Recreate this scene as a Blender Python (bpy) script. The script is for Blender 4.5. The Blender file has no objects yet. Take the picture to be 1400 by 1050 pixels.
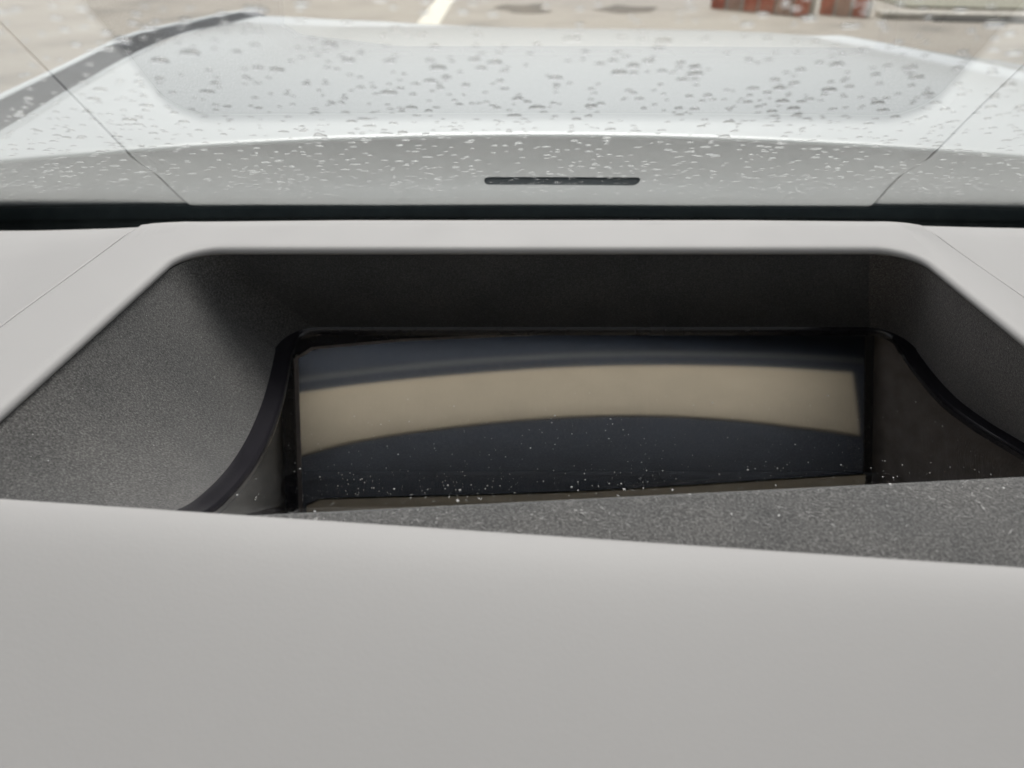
import bpy, math, random
from math import sin, cos, pi, radians, sqrt, hypot

random.seed(7)
Z0 = 1.05                      # height of the dashboard lip above the ground; all car parts below are given relative to it
scene = bpy.context.scene
COL = scene.collection

# ------------------------------------------------------------------ camera, world, sun, exposure
cam_d = bpy.data.cameras.new('camera')
cam = bpy.data.objects.new('camera', cam_d)
COL.objects.link(cam)
cam.location = (0, 0, .15 + Z0)
cam.rotation_euler = (radians(90 - 32), 0, 0)
cam_d.sensor_width = 36
cam_d.lens = 36 * 1058 / 1400
cam_d.clip_start = .005
cam_d.clip_end = 400
cam_d.dof.use_dof = True
cam_d.dof.focus_distance = .335
cam_d.dof.aperture_fstop = 11
scene.camera = cam

SUN_EL, SUN_AZ = radians(58), radians(2)      # azimuth measured from +Y (ahead of the car) towards +X (passenger side)
w = bpy.data.worlds.new('World')
scene.world = w
w.use_nodes = True
nt = w.node_tree
nt.nodes.clear()
sky = nt.nodes.new('ShaderNodeTexSky')
sky.sky_type = 'NISHITA'
sky.sun_disc = False
sky.sun_elevation = SUN_EL
sky.sun_rotation = SUN_AZ
sky.air_density = 1.0
sky.dust_density = 4.0
sky.ozone_density = 1.0
hs = nt.nodes.new('ShaderNodeHueSaturation')   # overcast: nearly colourless sky
hs.inputs['Saturation'].default_value = .16
bg = nt.nodes.new('ShaderNodeBackground')
bg.inputs['Strength'].default_value = .13
wo = nt.nodes.new('ShaderNodeOutputWorld')
nt.links.new(sky.outputs[0], hs.inputs['Color'])
nt.links.new(hs.outputs[0], bg.inputs['Color'])
nt.links.new(bg.outputs[0], wo.inputs['Surface'])

sun_d = bpy.data.lights.new('sun', 'SUN')
sun_d.energy = 1.4
sun_d.angle = radians(40)
sun_d.color = (1, .97, .93)
sun = bpy.data.objects.new('sun', sun_d)
COL.objects.link(sun)
sun.location = (3, 4, 8)
sun.rotation_euler = (-(pi / 2 - SUN_EL), 0, -SUN_AZ)

vs = scene.view_settings
vs.view_transform = 'Standard'
vs.look = 'None'
vs.exposure = 0.58
vs.gamma = 1
vs.use_curve_mapping = False
cy = scene.cycles
cy.use_denoising = True
cy.max_bounces = 14
cy.transparent_max_bounces = 24
cy.transmission_bounces = 10
cy.glossy_bounces = 6
cy.diffuse_bounces = 5
cy.caustics_reflective = False
cy.caustics_refractive = False
cy.sample_clamp_indirect = 6

# ------------------------------------------------------------------ helpers
def lerp(a, b, t): return a + (b - a) * t
def clamp(x, a=0., b=1.): return max(a, min(b, x))
def smooth(x): x = clamp(x); return x * x * (3 - 2 * x)
def interp(x, xs, ys):
    if x <= xs[0]: return ys[0]
    for i in range(len(xs) - 1):
        if x <= xs[i + 1]:
            return lerp(ys[i], ys[i + 1], (x - xs[i]) / (xs[i + 1] - xs[i]))
    return ys[-1]
def spline(x, xs, ys):
    """smooth (Catmull-Rom style Hermite) interpolation through sorted points"""
    n = len(xs)
    if x <= xs[0]: return ys[0] + (x - xs[0]) * (ys[1] - ys[0]) / (xs[1] - xs[0])
    if x >= xs[-1]: return ys[-1] + (x - xs[-1]) * (ys[-1] - ys[-2]) / (xs[-1] - xs[-2])
    m = []
    for i in range(n):
        a, b = max(0, i - 1), min(n - 1, i + 1)
        m.append((ys[b] - ys[a]) / (xs[b] - xs[a]))
    for i in range(n - 1):
        if x <= xs[i + 1]:
            h = xs[i + 1] - xs[i]
            t = (x - xs[i]) / h
            return ((2*t**3 - 3*t*t + 1) * ys[i] + (t**3 - 2*t*t + t) * h * m[i]
                    + (-2*t**3 + 3*t*t) * ys[i+1] + (t**3 - t*t) * h * m[i+1])

def mesh(name, verts, faces, mat, parent=None, smooth_shade=True, zoff=Z0):
    me = bpy.data.meshes.new(name)
    me.from_pydata([(v[0], v[1], v[2] + zoff) for v in verts], [], faces)
    me.update()
    me.polygons.foreach_set('use_smooth', [smooth_shade] * len(me.polygons))
    o = bpy.data.objects.new(name, me)
    COL.objects.link(o)
    if mat: me.materials.append(mat)
    if parent: o.parent = parent
    return o
def grid_faces(nr, nc, closed=False, base=0):
    F = []
    for r in range(nr - 1):
        for c in range(nc if closed else nc - 1):
            d = (c + 1) % nc
            F.append((base + r*nc + c, base + r*nc + d, base + (r+1)*nc + d, base + (r+1)*nc + c))
    return F
def grid(name, rows, mat, parent=None, closed=False, flip=False, thick=None, sm=True):
    nr, nc = len(rows), len(rows[0])
    F = grid_faces(nr, nc, closed)
    if flip: F = [f[::-1] for f in F]
    o = mesh(name, [p for r in rows for p in r], F, mat, parent, sm)
    if thick:
        m = o.modifiers.new('thickness', 'SOLIDIFY'); m.thickness = abs(thick); m.offset = -1 if thick > 0 else 1
    return o
def box_mesh(name, x0, x1, y0, y1, z0, z1, mat, parent=None, bevel=0, zoff=Z0):
    V = [(x, y, z) for z in (z0, z1) for y in (y0, y1) for x in (x0, x1)]
    F = [(0, 2, 3, 1), (4, 5, 7, 6), (0, 1, 5, 4), (2, 6, 7, 3), (0, 4, 6, 2), (1, 3, 7, 5)]
    o = mesh(name, V, F, mat, parent, False, zoff)
    if bevel:
        b = o.modifiers.new('bevel', 'BEVEL'); b.width = bevel; b.segments = 2
    return o
def thing(name, label, cat, loc=(0, 0, 0), group=None):
    o = bpy.data.objects.new(name, None)
    COL.objects.link(o)
    o.empty_display_size = .02
    o.location = loc
    tag(o, label, cat, group)
    return o
def tag(o, label, cat=None, group=None):
    o['label'] = label
    if cat: o['category'] = cat
    if group: o['group'] = group
    return o

def rounded_loop(corners, radii, ne=40, na=22):
    """closed plan outline with rounded corners and a fixed point count (corners counter-clockwise)"""
    n = len(corners); pts = []
    arcs = []
    for i in range(n):
        p, a, b = corners[i], corners[i - 1], corners[(i + 1) % n]
        ua = (a[0]-p[0], a[1]-p[1]); la = hypot(*ua); ua = (ua[0]/la, ua[1]/la)
        ub = (b[0]-p[0], b[1]-p[1]); lb = hypot(*ub); ub = (ub[0]/lb, ub[1]/lb)
        ang = math.acos(clamp(ua[0]*ub[0] + ua[1]*ub[1], -1, 1))
        r = radii[i]; t = r / math.tan(ang / 2)
        bis = (ua[0]+ub[0], ua[1]+ub[1]); lbis = hypot(*bis)
        c = (p[0] + bis[0]/lbis * r/sin(ang/2), p[1] + bis[1]/lbis * r/sin(ang/2))
        s = (p[0]+ua[0]*t, p[1]+ua[1]*t); e = (p[0]+ub[0]*t, p[1]+ub[1]*t)
        a0 = math.atan2(s[1]-c[1], s[0]-c[0]); a1 = math.atan2(e[1]-c[1], e[0]-c[0])
        while a1 < a0 - 1e-9: a1 += 2 * pi
        if a1 - a0 > pi: a1 -= 2 * pi
        arcs.append([(c[0]+r*cos(lerp(a0, a1, k/na)), c[1]+r*sin(lerp(a0, a1, k/na))) for k in range(na+1)])
    for i in range(n):
        pts += arcs[i]
        e, s = arcs[i][-1], arcs[(i+1) % n][0]
        pts += [(lerp(e[0], s[0], k/ne), lerp(e[1], s[1], k/ne)) for k in range(1, ne)]
    return pts
def loop_normals(P):
    n = len(P); N = []
    for i in range(n):
        a, b = P[i-1], P[(i+1) % n]
        dx, dy = b[0]-a[0], b[1]-a[1]; l = hypot(dx, dy) or 1
        N.append((dy/l, -dx/l))         # outward for counter-clockwise
    return N

# ------------------------------------------------------------------ materials
def newmat(name):
    m = bpy.data.materials.new(name); m.use_nodes = True
    nt = m.node_tree
    return m, nt, nt.nodes['Principled BSDF']
def N(nt, t, **kw):
    n = nt.nodes.new(t)
    for k, v in kw.items():
        if hasattr(n, k): setattr(n, k, v)
        else: n.inputs[k].default_value = v
    return n
def coords(nt):
    return nt.nodes.new('ShaderNodeNewGeometry').outputs['Position']
def ramp(nt, src, stops):
    r = nt.nodes.new('ShaderNodeValToRGB')
    el = r.color_ramp.elements
    while len(el) < len(stops): el.new(.5)
    for e, (p, c) in zip(el, stops):
        e.position = p; e.color = (*c, 1) if len(c) == 3 else c
    nt.links.new(src, r.inputs[0])
    return r.outputs[0]
def bump(nt, bs, src, strength, dist):
    b = N(nt, 'ShaderNodeBump'); b.inputs['Strength'].default_value = strength; b.inputs['Distance'].default_value = dist
    nt.links.new(src, b.inputs['Height']); nt.links.new(b.outputs[0], bs.inputs['Normal'])
    return b

def m_plain(name, c, rough=.5, spec=.5, metallic=0, coat=0, var=.0, scale=40, bumps=0):
    m, nt, bs = newmat(name)
    bs.inputs['Base Color'].default_value = (*c, 1)
    bs.inputs['Roughness'].default_value = rough
    bs.inputs['Specular IOR Level'].default_value = spec
    bs.inputs['Metallic'].default_value = metallic
    bs.inputs['Coat Weight'].default_value = coat
    bs.inputs['Coat Roughness'].default_value = .05
    n = N(nt, 'ShaderNodeTexNoise'); n.inputs['Scale'].default_value = scale; n.inputs['Detail'].default_value = 5
    nt.links.new(coords(nt), n.inputs['Vector'])
    if var:
        nt.links.new(ramp(nt, n.outputs[0], [(.3, tuple(x*(1-var) for x in c)), (.7, tuple(min(1, x*(1+var)) for x in c))]), bs.inputs['Base Color'])
    if bumps: bump(nt, bs, n.outputs[0], bumps, .002)
    return m

def m_dash():
    m, nt, bs = newmat('soft_touch_grey')
    p = coords(nt)
    n = N(nt, 'ShaderNodeTexNoise'); n.inputs['Scale'].default_value = 14; n.inputs['Detail'].default_value = 3
    nt.links.new(p, n.inputs['Vector'])
    nt.links.new(ramp(nt, n.outputs[0], [(.3, (.330, .321, .313)), (.7, (.338, .328, .320))]), bs.inputs['Base Color'])
    bs.inputs['Roughness'].default_value = .55
    bs.inputs['Specular IOR Level'].default_value = .35
    v = N(nt, 'ShaderNodeTexNoise'); v.inputs['Scale'].default_value = 900; v.inputs['Detail'].default_value = 2
    nt.links.new(p, v.inputs['Vector'])
    bump(nt, bs, v.outputs[0], .12, .0004)
    return m

def m_fabric(name, lo, hi, glints=.4, tint=(1, 1, 1)):
    m, nt, bs = newmat(name)
    p = coords(nt)
    n = N(nt, 'ShaderNodeTexNoise'); n.inputs['Scale'].default_value = 1250; n.inputs['Detail'].default_value = 3; n.inputs['Roughness'].default_value = .65
    nt.links.new(p, n.inputs['Vector'])
    big = N(nt, 'ShaderNodeTexNoise'); big.inputs['Scale'].default_value = 28; big.inputs['Detail'].default_value = 4
    nt.links.new(p, big.inputs['Vector'])
    c = ramp(nt, n.outputs[0], [(.34, tuple(lo*t for t in tint)), (.52, tuple(lerp(lo, hi, .35)*t for t in tint)), (.70, tuple(hi*t for t in tint))])
    mx = N(nt, 'ShaderNodeMix', data_type='RGBA', blend_type='MULTIPLY')
    mx.inputs['Factor'].default_value = 1
    nt.links.new(c, mx.inputs[6])
    nt.links.new(ramp(nt, big.outputs[0], [(.3, (.84, .84, .84)), (.7, (1.1, 1.08, 1.06))]), mx.inputs[7])
    nt.links.new(mx.outputs[2], bs.inputs['Base Color'])
    bs.inputs['Roughness'].default_value = .95
    bs.inputs['Specular IOR Level'].default_value = .12
    bs.inputs['Sheen Weight'].default_value = glints
    bs.inputs['Sheen Roughness'].default_value = .4
    bump(nt, bs, n.outputs[0], .7, .0006)
    return m

def m_pane(name, tint, r0=.04, double=True, rough=0., power=5., refl=(1, 1, 1)):
    """a thin pane: mirror-like part by Schlick's law (both faces), the rest goes straight through"""
    m = bpy.data.materials.new(name); m.use_nodes = True
    nt = m.node_tree; nt.nodes.clear()
    out = N(nt, 'ShaderNodeOutputMaterial'); mix = N(nt, 'ShaderNodeMixShader')
    tr = N(nt, 'ShaderNodeBsdfTransparent'); tr.inputs[0].default_value = (*tint, 1)
    gl = N(nt, 'ShaderNodeBsdfGlossy'); gl.inputs['Roughness'].default_value = rough; gl.inputs[0].default_value = (*refl, 1)
    lw = N(nt, 'ShaderNodeLayerWeight'); lw.inputs['Blend'].default_value = .5
    def ma(op, a, b):
        n = N(nt, 'ShaderNodeMath', operation=op)
        for k, x in enumerate((a, b)):
            if isinstance(x, (int, float)): n.inputs[k].default_value = x
            else: nt.links.new(x, n.inputs[k])
        return n.outputs[0]
    f5 = ma('POWER', lw.outputs['Facing'], power)
    R = ma('ADD', ma('MULTIPLY', f5, 1 - r0), r0)
    if double: R = ma('DIVIDE', ma('MULTIPLY', R, 2.), ma('ADD', R, 1.))
    nt.links.new(R, mix.inputs[0]); nt.links.new(tr.outputs[0], mix.inputs[1]); nt.links.new(gl.outputs[0], mix.inputs[2])
    nt.links.new(mix.outputs[0], out.inputs['Surface'])
    return m

def m_water():
    m = bpy.data.materials.new('rain_water'); m.use_nodes = True
    nt = m.node_tree; nt.nodes.clear()
    out = N(nt, 'ShaderNodeOutputMaterial'); g = N(nt, 'ShaderNodeBsdfGlass')
    g.inputs['IOR'].default_value = 1.33; g.inputs['Roughness'].default_value = 0
    nt.links.new(g.outputs[0], out.inputs['Surface'])
    return m

def m_ground():
    m, nt, bs = newmat('damp_concrete')
    p = coords(nt)
    a = N(nt, 'ShaderNodeTexNoise'); a.inputs['Scale'].default_value = .9; a.inputs['Detail'].default_value = 8; a.inputs['Roughness'].default_value = .6
    b = N(nt, 'ShaderNodeTexNoise'); b.inputs['Scale'].default_value = 60; b.inputs['Detail'].default_value = 6
    nt.links.new(p, a.inputs['Vector']); nt.links.new(p, b.inputs['Vector'])
    c1 = ramp(nt, a.outputs[0], [(.32, (.17, .145, .105)), (.47, (.34, .30, .245)), (.62, (.40, .365, .31)), (.8, (.45, .425, .375))])
    mx = N(nt, 'ShaderNodeMix', data_type='RGBA', blend_type='MULTIPLY'); mx.inputs['Factor'].default_value = 1
    nt.links.new(c1, mx.inputs[6]); nt.links.new(ramp(nt, b.outputs[0], [(.3, (.8, .8, .8)), (.7, (1.1, 1.1, 1.1))]), mx.inputs[7])
    nt.links.new(mx.outputs[2], bs.inputs['Base Color'])
    nt.links.new(ramp(nt, a.outputs[0], [(.3, (.45,)*3), (.6, (.8,)*3)]), bs.inputs['Roughness'])
    bump(nt, bs, b.outputs[0], .4, .01)
    return m

def m_paint():
    m, nt, bs = newmat('silver_white_car_paint')
    p = coords(nt)
    v = N(nt, 'ShaderNodeTexVoronoi'); v.inputs['Scale'].default_value = 2500
    nt.links.new(p, v.inputs['Vector'])
    nt.links.new(ramp(nt, v.outputs['Distance'], [(0, (.46, .495, .49)), (1, (.52, .555, .55))]), bs.inputs['Base Color'])
    bs.inputs['Roughness'].default_value = .42
    bs.inputs['Metallic'].default_value = .1
    bs.inputs['Coat Weight'].default_value = 1
    bs.inputs['Coat Roughness'].default_value = .04
    return m

M = dict(
    dash=m_dash(),
    fabric=m_fabric('black_flocked_lining', .048, .18, .3, (1, .985, .96)),
    fabric_brown=m_fabric('brown_black_flocked_lining', .055, .21, .3, (1.06, .97, .91)),
    ledge=m_fabric('grey_black_flocked_ledge', .04, .20, .4, (1, .985, .96)),
    black=m_plain('black_plastic', (.012, .012, .013), .45, .4, var=.2, scale=200),
    farwall=m_fabric('shaded_flocked_far_wall', .06, .145, .1),  # duller copy of the lining flock; shade is put into its colour
    greystrip=m_plain('grey_reflected_band', (.055, .058, .06), .6, .3, var=.1, scale=50),
    cowl=m_plain('blue_black_cowl_plastic', (.075, .10, .105), .5, .4, var=.2, scale=60),
    foot=m_plain('lit_tan_plastic', (.85, .74, .56), .6, .3, var=.04, scale=50),
    lint=m_plain('pale_lint', (.70, .69, .67), .9, .1, var=.25, scale=600),
    brick_pale=m_plain('faded_brick', (.50, .33, .26), .85, .2, var=.2, scale=9, bumps=.4),
    gloss=m_plain('gloss_black_trim', (.014, .013, .016), .22, .5, var=.1, scale=90),
    void=m_plain('matt_black', (.008, .008, .009), .8, .2, var=.2),
    housing=m_plain('lit_brown_housing_plastic', (.66, .63, .57), .55, .4, var=.12, scale=120, bumps=.1),
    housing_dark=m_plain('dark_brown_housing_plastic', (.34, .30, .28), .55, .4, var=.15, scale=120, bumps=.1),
    navy=m_plain('navy_black_baffle', (.011, .017, .029), .6, .3, var=.15, scale=60),
    tan=m_plain('tan_reflected_band', (.35, .30, .222), .6, .3, var=.04, scale=50),
    mirror=m_plain('fold_mirror', (.88, .88, .88), .055, .5, metallic=1),
    windshield=m_pane('laminated_glass', (.945, .955, .95), power=6.5, refl=(.95, .985, .975)),
    cover=m_pane('cover_pane', (.90, .90, .90)),
    dust=m_plain('dust', (.42, .415, .40), .9, .1, var=.4, scale=900),
    water=m_water(),
    paint=m_paint(),
    border=m_plain('dark_grey_body_strip', (.022, .024, .028), .65, .25, var=.6, scale=16),
    ground=m_ground(),
    line=m_plain('cream_road_paint', (.78, .74, .62), .6, .4, var=.08, scale=12),
    wet=m_plain('wet_dark_concrete', (.10, .078, .05), .6, .3, var=.35, scale=4),
    brick=m_plain('red_brick', (.52, .18, .12), .85, .2, var=.25, scale=9, bumps=.4),
    kerb=m_plain('pale_kerb_concrete', (.52, .49, .43), .85, .2, var=.15, scale=7, bumps=.3),
    drain=m_plain('dark_drain_iron', (.05, .048, .04), .6, .4, var=.3, scale=20),
    grass=m_plain('short_grass', (.34, .33, .26), .9, .2, var=.35, scale=25),
)

# ------------------------------------------------------------------ ground and what stands on it
g = mesh('ground', [(-150, -150, 0), (150, -150, 0), (150, 150, 0), (-150, 150, 0)], [(0, 1, 2, 3)], M['ground'], zoff=0)
g['kind'] = 'structure'

def flat_poly(name, pts, mat, z, parent=None, t=.004):
    n = len(pts)
    V = [(x, y, z) for x, y in pts] + [(x, y, z - t) for x, y in pts]
    F = [tuple(range(n))] + [(i, i + n, (i + 1) % n + n, (i + 1) % n) for i in range(n)]
    return mesh(name, V, F, mat, parent, False, zoff=0)

o = flat_poly('parking_line', [(-1.09, 4.5), (-.83, 4.5), (-.83, 15), (-1.09, 15)], M['line'], .005)
tag(o, 'cream painted parking line on the concrete beyond the hood', 'line')
def blob(cx, cy, rx, ry, seed):
    r = random.Random(seed); n = 28
    ph = [r.uniform(0, 6.28) for _ in range(4)]
    return [(cx + rx*cos(a)*(1+.22*sin(2*a+ph[0])+.16*sin(3*a+ph[1])+.1*sin(5*a+ph[2])), cy + ry*sin(a)*(1+.2*sin(3*a+ph[3])+.12*sin(4*a+ph[1]))) for a in [2*pi*k/n for k in range(n)]]
for pts, lab in [(blob(1.52, 11.1, .34, .42, 1), 'dark wet patch on the concrete nearest to the red bricks'),
                 (blob(.15, 11.2, .36, .5, 5), 'dark wet patch on the concrete nearest to the parking line'),
                 (blob(2.75, 8.4, .11, .08, 9), 'tiny dark wet spot on the concrete below the brick edging')]:
    o = flat_poly('wet_patch', pts, M['wet'], .004)
    tag(o, lab, 'puddle', 'wet patches on the concrete')

def brick_row(name, label, a, b, n, h, depth):
    t = thing(name, label, 'edging', (a[0], a[1], 0), 'brick edgings')
    dx, dy = b[0]-a[0], b[1]-a[1]; L = hypot(dx, dy); rz = math.atan2(dy, dx)
    pit = L / n
    V = [(x, y, z) for z in (0, h) for y in (0, depth) for x in (.022, pit - .022)]
    F = [(0, 2, 3, 1), (4, 5, 7, 6), (0, 1, 5, 4), (2, 6, 7, 3), (0, 4, 6, 2), (1, 3, 7, 5)]
    me = bpy.data.meshes.new('brick'); me.from_pydata(V, [], F); me.materials.append(M['brick'])
    t.rotation_euler[2] = rz
    me_b = me.copy(); me_b.materials[0] = M['brick_pale']
    for k in range(n):
        o = bpy.data.objects.new('brick', me_b if k % 3 == 1 else me); COL.objects.link(o); o.parent = t
        o.location = (k * pit, random.uniform(-.02, .02), random.uniform(-.02, 0))
    Vm = [(x, y, z) for z in (0, h*.82) for y in (.012, depth-.012) for x in (0, L)]
    me2 = bpy.data.meshes.new('mortar'); me2.from_pydata(Vm, [], F); me2.materials.append(M['kerb'])
    o = bpy.data.objects.new('mortar', me2); COL.objects.link(o); o.parent = t
brick_row('brick_edging', 'longer row of red bricks set on end across the concrete', (2.60, 11.25), (3.60, 10.30), 6, .26, .14)
brick_row('brick_edging', 'shorter row of red bricks next to the pale kerb', (3.80, 10.60), (4.27, 10.25), 3, .22, .14)
kb = thing('kerb', 'pale concrete kerb with a dark drain slot beyond the hood', 'kerb', (4.6, 10.1, 0))
rzk = -.16
kb.rotation_euler[2] = rzk
for (x0, x1) in ((-.2, 1.1), (1.12, 2.4), (2.42, 3.8)):
    o = box_mesh('kerb_stone', x0, x1, 0, .35, 0, .07, M['kerb'], kb, .015, 0)
o = box_mesh('drain_slot', .35, 1.35, -.16, -.03, .004, .02, M['drain'], kb, .003, 0)
o = flat_poly('grass', [(5.2, 11.2), (14, 9.6), (22, 24), (5.2, 26)], M['grass'], .03, t=.03)
o['kind'] = 'structure'

# ------------------------------------------------------------------ car body ahead of the windshield
body = thing('car_body', 'silver white car front with broad rain-wet hood seen through the glass', 'car', (.15, 1.0, 0))
def child(o, p):
    """parent without moving: parts are modelled in world coordinates"""
    o.parent = p
    o.matrix_parent_inverse = p.matrix_basis.inverted()
    return o

def rear_y(x): return .664 - .47 * (x - .02) ** 2 if abs(x - .02) < .5 else .664 - .1175 - .47 * (abs(x - .02) - .5)
Ledge = [(-.47, .565), (-.50, .769), (-.52, .936), (-.529, 1.147), (-.53, 1.364), (-.522, 1.516), (-.497, 1.66)]
Ledge_far = Ledge
Redge = [(.80, .40), (.80, .62), (.775, .85), (.70, 1.08), (.60, 1.24), (.50, 1.37), (.43, 1.44)]
def near_scale(P):
    return [(x * lerp(.88, 1, smooth((y - .75) / .6)), y * lerp(.88, 1, smooth((y - .75) / .6))) for x, y in P]
def poly_at(P, t):
    L = [0]
    for a, b in zip(P, P[1:]): L.append(L[-1] + hypot(b[0]-a[0], b[1]-a[1]))
    s = t * L[-1]
    return spline(s, L, [p[0] for p in P]), spline(s, L, [p[1] for p in P])
def front_y(x): return spline(x, [-.497, -.28, -.163, 0, .131, .321, .43], [1.66, 1.635, 1.585, 1.535, 1.512, 1.487, 1.44])
def hood_z(x, y):
    z = -.016 - .030 * clamp((y - .60) / .95) ** 1.5
    z += .006 * smooth((-.30 - x) / .2) * smooth((y - .9) / .5)
    z -= .012 * smooth((x - .45) / .35)
    # soft crease running forward on the passenger side
    z += .006 * math.exp(-((x - (.60 - .24 * (y - 1.05))) / .022) ** 2) * smooth((y - .85) / .2)
    return z
Ledge = [Ledge[0]] + near_scale(Ledge[1:])
Ledge[0] = (-.425, .55)
NS, NT = 90, 80
rows = []
for j in range(NT + 1):
    t = j / NT
    lx, ly = poly_at(Ledge, t); rx, ry = poly_at(Redge, t)
    row = []
    for i in range(NS + 1):
        s = i / NS
        x = lerp(lx, rx, s)
        x0 = lerp(Ledge[0][0], .80, s); x1 = lerp(-.497, .43, s)
        y_lin = lerp(ly, ry, s)
        rear = rear_y(x0) - lerp(Ledge[0][1], Redge[0][1], s)
        fr = front_y(x1) - lerp(Ledge[-1][1], Redge[-1][1], s)
        y = y_lin + rear * (1 - t) + fr * t
        row.append((x, y, hood_z(x, y)))
    rows.append(row)
# rolled edges: front falls away, rear is a thin folded lip
def shift(row, dy, dz, dx=0): return [(x + dx, y + dy, z + dz) for x, y, z in row]
rows = [shift(rows[0], .02, -.006), shift(rows[0], .001, -.0035), shift(rows[0], -.0015, -.0015)] + rows
last = rows[-1]
rows += [shift(last, .03, -.004), shift(last, .06, -.014), shift(last, .085, -.032), shift(last, .10, -.06), shift(last, .105, -.12), shift(last, .105, -.45)]
# passenger-side flank
for k, r in enumerate(rows):
    x, y, z = r[-1]
    r += [(x+.012, y+.004, z-.004), (x+.022, y+.008, z-.014), (x+.026, y+.01, z-.04), (x+.03, y+.012, z-.40)]
    x, y, z = r[0]
    r.insert(0, (x-.001, y, z-.004)); r.insert(0, (x+.004, y, z-.012))
child(grid('hood', rows, M['paint']), body)

# driver-side fender: dark trim strip, blotchy in tone, beside the hood, then the painted outer edge and flank
OUT = [(-.545, .55), (-.562, .80), (-.571, .93), (-.577, 1.068), (-.596, 1.341), (-.593, 1.52), (-.562, 1.66), (-.52, 1.74)]
INN = [(-.487, .60), (-.502, .769), (-.522, .936), (-.531, 1.147), (-.532, 1.364), (-.526, 1.50), (-.512, 1.62), (-.495, 1.71)]
OUT, INN = near_scale(OUT), near_scale(INN)
tr, fe = [], []
for k in range(61):
    t = k / 60
    ix, iy = poly_at(INN, t); ox, oy = poly_at(OUT, t)
    zi = hood_z(ix, iy) - .003; zo = hood_z(ox, oy) + .001
    tr.append([(ix, iy, zi - .02), (ix, iy, zi - .002)] + [(lerp(ix, ox, q), lerp(iy, oy, q), lerp(zi, zo, q) - .002 * sin(pi*q)) for q in (.05, .25, .5, .75, .97)] + [(ox, oy, zo - .02)])
    fe.append([(ox+.002, oy, zo-.01), (ox+.001, oy, zo+.001), (ox-.003, oy, zo+.003), (ox-.009, oy, zo+.001), (ox-.014, oy, zo-.006), (ox-.02, oy, zo-.05), (ox-.035, oy, zo-.2), (ox-.03, oy, zo-.6)])
child(grid('fender_dark_strip', tr, M['border']), body)
child(grid('fender', fe, M['paint']), body)
# black cowl tray between glass and hood
rows = []
for y, z in [(.622, -.20), (.628, -.10), (.633, -.072), (.64, -.060), (.65, -.057), (.66, -.056), (.72, -.06), (1.0, -.075)]:
    rows.append([(x, y + lerp(-.05 * x * x, rear_y(x) - .664, smooth((y - .63) / .09)), z) for x in [lerp(-.52, .82, k/50) for k in range(51)]])
child(grid('cowl_tray', rows, M['cowl'], thick=-.004), body)

# roof behind the top edge of the windshield (out of view, added to shade the cabin)
rows = [[(x, y, z - .03 * ((x - .1) / .75) ** 2) for x in [lerp(-.7, .9, k/16) for k in range(17)]] for y, z in [(-.24, .315), (-.3, .345), (-.5, .375), (-1.0, .395), (-1.9, .38)]]
child(grid('roof', rows, M['paint'], thick=.03), body)
# ------------------------------------------------------------------ windshield
PHI = radians(24)
WB = (.55, -.045)
KX = .05
def glass_pt(x, s):
    """s: distance up the glass from its base line"""
    y = WB[0] - s * cos(PHI) - KX * x * x
    z = WB[1] + s * sin(PHI)
    return (x, y, z)
ws = thing('windshield', 'steeply raked windshield beaded with rain above the dashboard', 'windshield', (0, .62, Z0 - .07))
rows = [[glass_pt(lerp(-.75, .95, i/60), lerp(-.10, .88, j/50)) for i in range(61)] for j in range(51)]
child(grid('glass', rows, M['windshield'], flip=True), ws)
rows = []
for s in (-.10, -.08, -.065, -.052):
    rows.append([(p[0], p[1] + .0006, p[2] + .0014) for p in [glass_pt(lerp(-.75, .95, i/60), s - (.0 if s < 0 else .0)) for i in range(61)]])
child(grid('frit_band', rows, M['void'], thick=-.001), ws)

# rain drops: low domes lying on the outer face of the glass
def drop_shape(seed, nseg=12, nring=4):
    r = random.Random(seed)
    ph = [r.uniform(0, 6.28) for _ in range(3)]; am = [r.uniform(0, .12), r.uniform(0, .1), r.uniform(0, .06)]
    V, F = [], []
    hgt = r.uniform(.34, .5)
    for k in range(nring):
        q = k / nring
        rad = cos(q * pi / 2) ** .8 if k else 1
        zz = hgt * sin(q * pi / 2)
        for i in range(nseg):
            a = 2 * pi * i / nseg
            w_ = 1 + am[0]*sin(2*a+ph[0]) + am[1]*sin(3*a+ph[1]) + am[2]*sin(4*a+ph[2])
            V.append((rad*w_*cos(a), rad*w_*sin(a), zz))
    V.append((0, 0, hgt))
    top = len(V) - 1
    F += [(k*nseg+i, k*nseg+(i+1) % nseg, (k+1)*nseg+(i+1) % nseg, (k+1)*nseg+i) for k in range(nring-1) for i in range(nseg)]
    F += [((nring-1)*nseg+i, (nring-1)*nseg+(i+1) % nseg, top) for i in range(nseg)]
    b0 = len(V)
    V += [V[i] for i in range(nseg)]      # separate rim for the flat base keeps its normals flat
    F.append(tuple(b0 + i for i in range(nseg))[::-1])
    return V, F
SHAPES = [drop_shape(k) for k in range(7)]
DM = []
for V, F in SHAPES:
    me = bpy.data.meshes.new('raindrop'); me.from_pydata(V, [], F)
    me.polygons.foreach_set('use_smooth', [len(f) < 5 for f in F]); me.materials.append(M['water']); DM.append(me)
rd = random.Random(21)
drops = []
cells = {}
tries = 0
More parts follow.
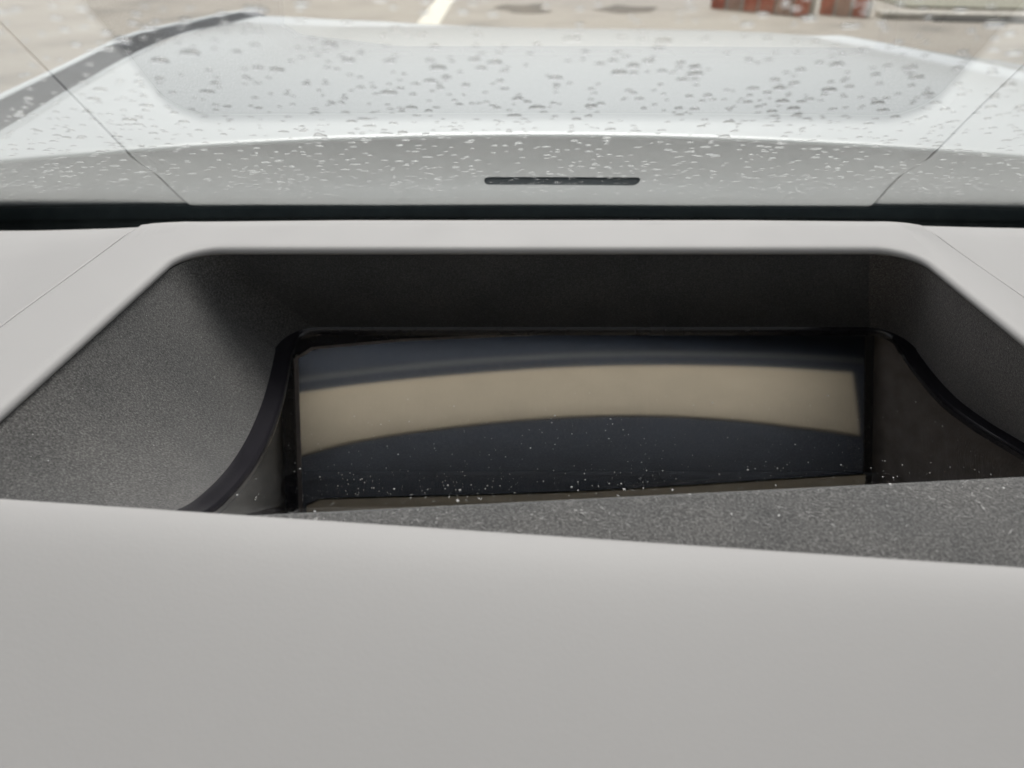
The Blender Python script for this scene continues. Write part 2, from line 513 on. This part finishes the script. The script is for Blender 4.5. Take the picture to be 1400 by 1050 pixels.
while len(drops) < 7200 and tries < 120000:
    tries += 1
    x = rd.uniform(-.46, .50); s = rd.uniform(.10, .56)
    if s < .17 and rd.random() > ((s - .10) / .07) ** 1.5: continue
    if s < .31 and rd.random() < .42: continue
    if s < .31:
        r = min(.0013, .00055 + rd.expovariate(1/.00024)); ex = rd.uniform(1.1, 2.0)
    else:
        r = min(.0016, .00050 + rd.expovariate(1/.00028)); ex = rd.uniform(1.0, 1.6)
    cx, cs = int(x / .006), int(s / .006)
    if any(abs(x-d[0]) < (r*ex+d[2]*d[3])*1.05 and abs(s-d[1]) < (r+d[2])*1.15
           for a in (-1, 0, 1) for b in (-1, 0, 1) for d in cells.get((cx+a, cs+b), ())): continue
    cells.setdefault((cx, cs), []).append((x, s, r, ex))
    drops.append((x, s, r, ex, rd.randrange(7), rd.uniform(-.25, .25)))
def cam_metric(d):
    p = glass_pt(d[0], d[1])
    vx, vy, vz = p[0], p[1], p[2] - .15
    depth = vy * cos(radians(32)) - vz * sin(radians(32))
    up = vy * sin(radians(32)) + vz * cos(radians(32))
    if depth < .05: return -1, 0
    u = 700 + 1058 * vx / depth; v = 525 - 1058 * up / depth
    inside = -15 < u < 1415 and -15 < v < 300
    return (d[2] * math.sqrt(d[3]) / depth ** 1.3 if inside else -1), v
drops.sort(key=lambda d: -cam_metric(d)[0])
from mathutils import Matrix, Vector
def drop_matrix(d):
    x, s, r, ex, k, rot = d
    p = glass_pt(x, s)
    e1 = Vector((1, -2*KX*x, 0)).normalized()
    e2 = Vector((0, -cos(PHI), sin(PHI)))
    n = e1.cross(e2); n = n if n.z > 0 else -n
    n.normalize(); e2 = n.cross(e1).normalized()
    Rm = Matrix((e1, e2, n)).transposed()
    Rm = Rm @ Matrix.Rotation(rot, 3, 'Z') @ Matrix.Diagonal((r*ex, r, r))
    m = Rm.to_4x4(); m.translation = Vector((p[0], p[1], p[2] + Z0)) + n * .0003
    return m
inv = ws.matrix_basis.inverted()
for d in drops[:300]:
    o = bpy.data.objects.new('raindrop', DM[d[4]]); COL.objects.link(o)
    o.parent = ws; o.matrix_parent_inverse = inv
    o.matrix_basis = drop_matrix(d)
V, F = [], []
SM = []
for d in drops[300:]:
    mt = drop_matrix(d); b = len(V)
    sv, sf = SHAPES[d[4]]
    V += [tuple(mt @ Vector(p)) for p in sv]
    for f in sf:
        F.append(tuple(b + i for i in f)); SM.append(len(f) < 5)
o = mesh('small_raindrops', V, F, M['water'], None, True, 0)
o.data.polygons.foreach_set('use_smooth', SM)
o['kind'] = 'stuff'
child(o, ws)

# ------------------------------------------------------------------ dashboard
dash = thing('dashboard', 'light grey dashboard with a raised frame round a dark display recess', 'dashboard', (0, .1, Z0 - .1))
P = rounded_loop([(.212, .143), (.204, .3715), (-.167, .3715), (-.180, .181)], [.018, .021, .021, .018])
PN = loop_normals(P)
def xl(y): return spline(y, [-.12, .283, .36, .40, .45, .60], [-.235, -.212, -.206, -.204, -.211, -.26])
def xr(y): return spline(y, [-.12, .31, .396, .45, .60], [.245, .228, .224, .231, .29])
Q = rounded_loop([(.25, -.12), (.25, .612), (-.23, .612), (-.23, -.12)], [.004]*4)
Q = [(lerp(xl(y), xr(y), (x + .23) / .48), y) for x, y in Q]
RR = rounded_loop([(.95, -.12), (.95, .612), (-.75, .612), (-.75, -.12)], [.01]*4)
def crest(x): return .404 - .03 * max(0, min(.2, abs(x - .02) - .12))
def dz(x, y):
    z = 0
    c = crest(x)
    if y > c: z -= .047 * ((y - c) / .125) ** 1.16
    d = lerp(.172, .136, clamp((x + .18) / .392)) - y       # the near cover slopes down towards the driver
    if d > 0: z -= .36 * d * d / (d + .014)
    return z
def dz_out(x, y):
    d = max(0, xl(y) - x, x - xr(y))
    fall = .10 if x < 0 else .03
    z = dz(x, y) - .0016 - fall * d / (1 + 2.5 * d) * (1 - .85 * smooth((y - .40) / .1))
    if x < 0: z -= .004 * math.exp(-((d - .035) / .018) ** 2) * (1 - smooth((y - .30) / .09))
    return z
rings = []
for off, z in [(.005, -.0052), (.0012, -.0045), (.0, -.0032), (.0004, -.0018), (.0015, -.0007), (.0032, -.0002), (.0055, 0)]:
    rings.append([(p[0]+n[0]*off, p[1]+n[1]*off, z + dz(p[0], p[1])) for p, n in zip(P, PN)])
for k in range(1, 41):
    s = (k / 40) ** 1.2
    ring = []
    for p, n, q in zip(P, PN, Q):
        a = (p[0]+n[0]*.0055, p[1]+n[1]*.0055)
        ua = (a[0] - xl(a[1])) / (xr(a[1]) - xl(a[1])); uq = (q[0] - xl(q[1])) / (xr(q[1]) - xl(q[1]))
        y = lerp(a[1], q[1], s)
        x = lerp(xl(y), xr(y), lerp(ua, uq, s))
        z = dz(x, y) + .0006 * sin(pi * s)
        ring.append((x, y, z))
    rings.append(ring)
QN = loop_normals(Q)
for off, z in [(.0004, -.0006), (.0006, -.002), (.0006, -.012)]:
    rings.append([(q[0]+n[0]*off, q[1]+n[1]*off, dz(*q) + z) for q, n in zip(Q, QN)])
child(grid('recess_frame', rings, M['dash'], closed=True), dash)
rings = []
for off, z in [(.0032, -.012), (.0032, -.0004), (.0034, -.0001), (.0046, 0)]:
    rings.append([(q[0]+n[0]*off, q[1]+n[1]*off, dz_out(*q) + z) for q, n in zip(Q, QN)])
for k in range(1, 31):
    s = (k / 30) ** 1.6
    ring = []
    for q, n, r in zip(Q, QN, RR):
        a = (q[0]+n[0]*.0046, q[1]+n[1]*.0046)
        x, y = lerp(a[0], r[0], s), lerp(a[1], r[1], s)
        ring.append((x, y, dz_out(x, y)))
    rings.append(ring)
child(grid('outer_panel', rings, M['dash'], closed=True), dash)
# dark bottom of the seam, and the black gap at the foot of the glass
def ringband(name, loop, normals, o0, o1, zf, mat):
    rr = [[(q[0]+n[0]*o, q[1]+n[1]*o, zf(*q)) for q, n in zip(loop, normals)] for o in (o0, o1)]
    return child(grid(name, rr, mat, closed=True), dash)
ringband('seam_channel', Q, QN, -.002, .006, lambda x, y: dz(x, y) - .009, M['void'])
rows = [[(lerp(-.75, .95, k/40), y, z) for k in range(41)] for y, z in [(.57, -.10), (.60, -.10), (.62, -.11), (.68, -.15)]]
child(grid('base_gasket', rows, M['void']), dash)
# narrow slot on the slope hidden behind the frame; it shows only mirrored in the windshield
pts_top, sl = [], []
def slot_rows(y0, y1, lift):
    R_ = []
    for q in (0, .15, .5, .85, 1):
        y = lerp(y0, y1, q)
        row = []
        for k in range(31):
            x = lerp(-.017, .078, k/30)
            inset = .3 * (1 - math.sqrt(max(0, 1 - (abs(2*q-1)) ** 2))) * .008
            row.append((x + (inset if k < 15 else -inset), y + .05*(x-.03)*.1, dz(x, y) + lift))
        R_.append(row)
    return R_
child(grid('defroster_slot', slot_rows(.449, .470, .0014), M['void'], thick=.002), dash)

# ------------------------------------------------------------------ head-up display in the recess
hud = thing('head_up_display', 'dark head-up display well with dusty glass cover and tilted mirror inside', 'display', (.02, .3, Z0 - .2))
GY = [.15, .19, .216, .278, .3355, .40, .44]
GZ = [.002, -.022, -.037, -.0615, -.0692, -.0620, -.045]
def gz(y): return spline(y, GY, GZ)
# lining: U of side, far and side walls from the frame down to the glass
top, bot = [], []
def side_path():
    T, Bt = [], []
    n = 34
    def lx_top(y): return interp(y, [.12, .361], [-.1845, -.169])
    def rx_top(y): return interp(y, [.10, .361], [.2155, .206])
    def lx_bot(y): return spline(y, [.10, .216, .278, .3355, .40], [-.110, -.113, -.120, -.126, -.134])
    def rx_bot(y): return spline(y, [.10, .288, .3125, .338, .40], [.245, .237, .233, .229, .227])
    for k in range(n):
        y = lerp(.165, .3735 - .025, k/(n-1)); yb = lerp(.185, .40 - .022, k/(n-1))
        T.append((lx_top(y), y)); Bt.append((lx_bot(yb), yb))
    for k in range(1, 12):
        a = pi - k/12*pi/2
        T.append((-.169+.025+.025*cos(a), .3735-.025+.025*sin(a))); Bt.append((-.132+.022+.022*cos(a), .40-.022+.022*sin(a)))
    for k in range(n):
        q = k/(n-1)
        T.append((lerp(-.144, .181, q), .3735)); Bt.append((lerp(-.11, .207, q), .40))
    for k in range(1, 12):
        a = pi/2 - k/12*pi/2
        T.append((.206-.025+.025*cos(a), .3735-.025+.025*sin(a))); Bt.append((.228-.022+.022*cos(a), .40-.022+.022*sin(a)))
    for k in range(n):
        y = lerp(.3735-.025, .135, k/(n-1)); yb = lerp(.40-.022, .175, k/(n-1))
        T.append((rx_top(y), y)); Bt.append((rx_bot(yb), yb))
    return T, Bt
T, Bt = side_path()
rows = []
NR = 26
for j in range(NR + 1):
    q = j / NR
    row = []
    for (tx, ty), (bx, by) in zip(T, Bt):
        zt, zb = -.0042, gz(by) + .0005
        # slightly dished wall
        sx = q - .06 * sin(pi * q)
        row.append((lerp(tx, bx, sx), lerp(ty, by, sx), lerp(zt, zb, q)))
    rows.append(row)
cA, cB = 34 + 10, len(T) - 34 - 11
liner = child(grid('side_lining', [r_[:cA + 1] for r_ in rows], M['fabric'], flip=True), hud)
child(grid('side_lining', [r_[cB:] for r_ in rows], M['fabric_brown'], flip=True), hud)
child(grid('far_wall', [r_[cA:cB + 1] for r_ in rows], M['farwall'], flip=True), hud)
# black bead where the lining meets the glass
bn = []
for i, (bx, by) in enumerate(Bt):
    a, b = Bt[max(0, i-1)], Bt[min(len(Bt)-1, i+1)]
    dx, dy = b[0]-a[0], b[1]-a[1]; l = hypot(dx, dy)
    bn.append((dy/l, -dx/l))         # inward: path runs clockwise
rows = []
for off, lift in [(-.002, .0025), (.0008, .0022), (.0025, .0016), (.006, .0012), (.0085, .0008), (.0088, -.003)]:
    rw = []
    for (bx, by), n in zip(Bt, bn):
        o_ = off * (.8 - .6 * smooth((-n[1] - .3) / .6)) if off > 0 else off     # the bead is narrower along the far side
        rw.append((bx + n[0]*o_, by + n[1]*o_, gz(by + n[1]*o_) + lift))
    rows.append(rw)
child(grid('cover_bead', rows, M['gloss']), hud)
# concave glass cover
rows = [[(lerp(-.14, .25, i/40), lerp(.175, .405, j/40), gz(lerp(.175, .405, j/40))) for i in range(41)] for j in range(41)]
cover = child(grid('cover_glass', rows, M['cover']), hud)
# fabric ledge on the driver side
def ledge_far(x): return .191 + .0756 * x
def pale_near(x): return lerp(.181, .143, (x + .18) / .392)
prof = []
xs = [lerp(-.19, .225, k/40) for k in range(41)]
rows = []
for q in range(13):
    row = []
    for x in xs:
        yf = ledge_far(x); yn = pale_near(x) - .012
        if q <= 7:
            u = q / 7; row.append((x, lerp(yn, yf - .004, u), -.0115 - .0006*u + .0012*sin(pi*u)))
        else:
            a = (q - 7) / 5 * pi / 2
            row.append((x, yf - .004 + .004*sin(a), -.0161 + .004*cos(a)))
    rows.append(row)
rows.append([(x, ledge_far(x) + .0005, -.05) for x in xs])
ledge = child(grid('ledge', rows, M['ledge']), hud)

# mirror, facing back and slightly up
BE = radians(14)
MP = (.418, -.083)
MR, MX0 = .9, .045             # gently concave across its width
def mir(x, t, lift=0):
    """t: distance down the mirror from the reference point"""
    h = lift + (x - MX0) ** 2 / (2 * MR)
    return (x, MP[0] - t*sin(BE) - h*cos(BE), MP[1] - t*cos(BE) + h*sin(BE))
outl = [(-.1345, .128), (-.1279, .0036), (-.1182, -.0018), (-.0666, -.0047), (.1202, -.0124), (.1796, -.0159), (.2093, -.0140), (.2265, .128)]
rows = []
for j in range(9):
    q = j / 8
    row = []
    for i in range(49):
        u = i / 48
        xt_ = lerp(-.1279, .2093, u)
        tt_ = interp(xt_, [p[0] for p in outl[1:7]], [p[1] for p in outl[1:7]])
        row.append(mir(lerp(xt_, lerp(-.1345, .2265, u), q), lerp(tt_, .128, q)))
    rows.append(row)
mirror = child(grid('mirror', rows, M['mirror']), hud)
# thin frame along its left and upper edges, black with a lighter bevel
def strip(name, pts, wdt, mat, lift0, lift1):
    Vs, Fs = [], []
    for i, (x, t) in enumerate(pts):
        a, b = pts[max(0, i-1)], pts[min(len(pts)-1, i+1)]
        dx, dt = b[0]-a[0], b[1]-a[1]; l = hypot(dx, dt)
        nx, ny = dt/l, -dx/l
        for s_, lf in ((0, lift0), (0, lift1), (wdt, lift1), (wdt, lift0)):
            Vs.append(mir(x + nx*s_, t + ny*s_, lf))
        if i:
            b0 = 4*(i-1)
            for k in range(4): Fs.append((b0+k, b0+(k+1) % 4, b0+4+(k+1) % 4, b0+4+k))
    return child(mesh(name, Vs, Fs, mat, smooth_shade=False), hud)
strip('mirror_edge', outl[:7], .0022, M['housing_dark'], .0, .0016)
strip('mirror_frame', [(x-.0022 if i < 3 else x, t-.0022) for i, (x, t) in enumerate(outl[:7])], .007, M['gloss'], -.002, .004)
strip('mirror_post', [(.2096, -.016), (.2268, .13)], .0045, M['black'], -.005, .001)
# side panels of the housing between the bead and the mirror
def panel(name, x_of, mat):
    rows = []
    for j in range(21):
        y = lerp(.412, .17, j / 20)
        zt = gz(min(y, .40)) - .004
        rows.append([(x_of(y), y, lerp(zt, -.215, i / 10)) for i in range(11)])
    return child(grid(name, rows, mat), hud)
panel('housing_side', lambda y: -.1352 - .55 * (.405 - y), M['housing'])  # lighter copy of the housing brown: side light put into the colour
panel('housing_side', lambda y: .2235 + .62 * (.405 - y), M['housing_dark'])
# far top filler, floor and sloping baffle
rows = [[(lerp(-.16, .25, i/20), y, z) for i in range(21)] for y, z in [(.402, -.0625), (.412, -.062), (.43, -.06), (.45, -.055)]]
child(grid('top_filler', rows, M['void']), hud)
rows = [[(lerp(-.36, .46, i/10), y, z) for i in range(11)] for y, z in [(.436, -.05), (.436, -.14), (.434, -.225), (.42, -.236), (.25, -.238), (.10, -.236)]]
child(grid('housing_shell', rows, M['void'], thick=-.003), hud)
bdir = (0, -.66 / hypot(.66, .75), .75 / hypot(.66, .75))    # up the slope
bnm = (0, .75 / hypot(.66, .75), .66 / hypot(.66, .75))
def baf(x, s, lift=0): return (x, .20 + bdir[1]*s + bnm[1]*lift, -.12 + bdir[2]*s + bnm[2]*lift)
rows = [[baf(lerp(-.24, .36, i/20), lerp(-.16, .115, j/12)) for i in range(21)] for j in range(13)]
child(grid('light_baffle', rows, M['navy'], thick=.003), hud)
def s_of(y): return (y - .20) / bdir[1]
xt = [-.1124, -.0791, -.0429, -.0019, .0438, .08, .1111, .1459, .1755, .2222]; yt = [.1996, .1982, .1966, .1947, .1919, .1899, .1883, .1867, .1851, .1834]
xb_ = [-.118, -.0864, -.0304, .0165, .0768, .1177, .1531, .1918, .2275]; yb_ = [.2416, .2372, .2331, .2299, .2264, .2252, .2251, .2259, .2267]
rows = []
for j, q in enumerate([0, 0, .03, .25, .5, .75, .97, 1, 1]):
    lift = [.0005, .004, .005, .006, .0065, .006, .005, .004, .0005][j]
    row = []
    for i in range(49):
        u = i / 48
        xa, xb2 = lerp(-.122, .2222, u), lerp(-.127, .2275, u)
        a = spline(xa, xt, yt); b = spline(xb2, xb_, yb_)
        row.append(baf(lerp(xa, xb2, q), s_of(lerp(a, b, q)), lift))
    rows.append(row)
child(grid('tan_strip', rows, M['tan']), hud)  # added strip, shaped to show as a reflected headliner band in the mirror
rows = []
for j, q in enumerate([0, 0, .5, 1, 1]):
    row = []
    for i in range(33):
        x = lerp(-.14, .25, i / 32)
        row.append(baf(x, s_of(spline(x, xt, yt)) + lerp(.008, .021, q), [.0005, .002, .004, .002, .0005][j]))
    rows.append(row)
child(grid('grey_strip', rows, M['greystrip']), hud)  # added strip, makes the grey reflected band next to the tan one
# narrow tan lip at the foot of the mirror
rows = []
for q in (0, .15, .5, .85, 1):
    row = []
    for i in range(41):
        x = lerp(-.1305, .2215, i/40)
        tt = lerp(.0968, .0792, i/40) + .0115*sin(pi*i/40) + lerp(0, .03, q) + (.004 if i < 1 else 0)
        row.append(mir(x, tt, .0012 + .0015*sin(pi*q)))
    rows.append(row)
child(grid('mirror_foot', rows, M['foot']), hud)  # brighter copy of the tan: light on the lip is in the colour

# dust on the cover glass, lint on the ledge and lining
def specks(name, pts, parent, mat):
    V, F = [], []
    for (p, sx, sy, sz, rot) in pts:
        b = len(V); c, s = cos(rot), sin(rot)
        for (a, e, h) in ((1, 0, 0), (0, 1, 0), (-1, 0, 0), (0, -1, 0), (0, 0, 1), (0, 0, -1)):
            x, y = a*sx, e*sy
            V.append((p[0] + c*x - s*y, p[1] + s*x + c*y, p[2] + h*sz))
        for i in range(4):
            F += [(b+i, b+(i+1) % 4, b+4), (b+(i+1) % 4, b+i, b+5)]
    o = mesh(name, V, F, mat, None, False)
    o['kind'] = 'stuff'
    o.parent = parent; o.matrix_parent_inverse = Matrix.Identity(4)
    return o
rs = random.Random(3)
pts = []
for k in range(800):
    x = rs.uniform(-.105, .225); y = .222 + .12 * rs.random() ** 1.7
    if rs.random() < .25: x = rs.gauss(rs.choice([-.06, -.02, .05, .12, .16]), .012); y = .225 + abs(rs.gauss(0, .022))
    r = min(.0006, .00008 + rs.expovariate(1/.00009))
    pts.append(((x, y, gz(y) + .0002), r*rs.uniform(.8, 1.6), r, r*.5, rs.uniform(0, 3.14)))
specks('dust', pts, cover, M['dust'])
pts = []
for k in range(420):
    x = rs.uniform(-.09, .22); y = lerp(pale_near(x), ledge_far(x) - .001, rs.random())
    if rs.random() < .72:
        r = .00010 + rs.expovariate(1/.00009); pts.append(((x, y, -.0105), min(r, .0006), min(r, .0006)*.7, .0002, rs.uniform(0, 3.14)))
    else:
        pts.append(((x, y, -.0104), rs.uniform(.0005, .0020), .00007, .00007, rs.uniform(-.9, .9)))
for cx_, cy_, n_, sx_, sy_ in ((.135, .188, 16, .008, .004), (.165, .186, 14, .006, .003), (.172, .170, 10, .005, .003), (.09, .183, 10, .006, .003), (.02, .182, 8, .005, .003)):
    for k in range(n_):
        x = rs.gauss(cx_, sx_); y = min(ledge_far(x) - .002, rs.gauss(cy_, sy_))
        pts.append(((x, y, -.0103), rs.uniform(.0004, .0018), rs.uniform(.00006, .00014), .00008, rs.gauss(-.35, .5)))
specks('lint', pts, ledge, M['lint'])
pts = []
for k in range(60):
    j = rs.randrange(2, NR-3); i = rs.randrange(0, 34) if rs.random() < .75 else rs.randrange(len(T)-34, len(T))
    tx, ty = T[i]; bx, by = Bt[i]; q = j/NR; sx = q - .06*sin(pi*q)
    p = (lerp(tx, bx, sx), lerp(ty, by, sx), lerp(-.0042, gz(by)+.0005, q) + .0002)
    r = .00010 + rs.expovariate(1/.00008); pts.append((p, r, r, r, 0))
specks('lint', pts, liner, M['dust'])
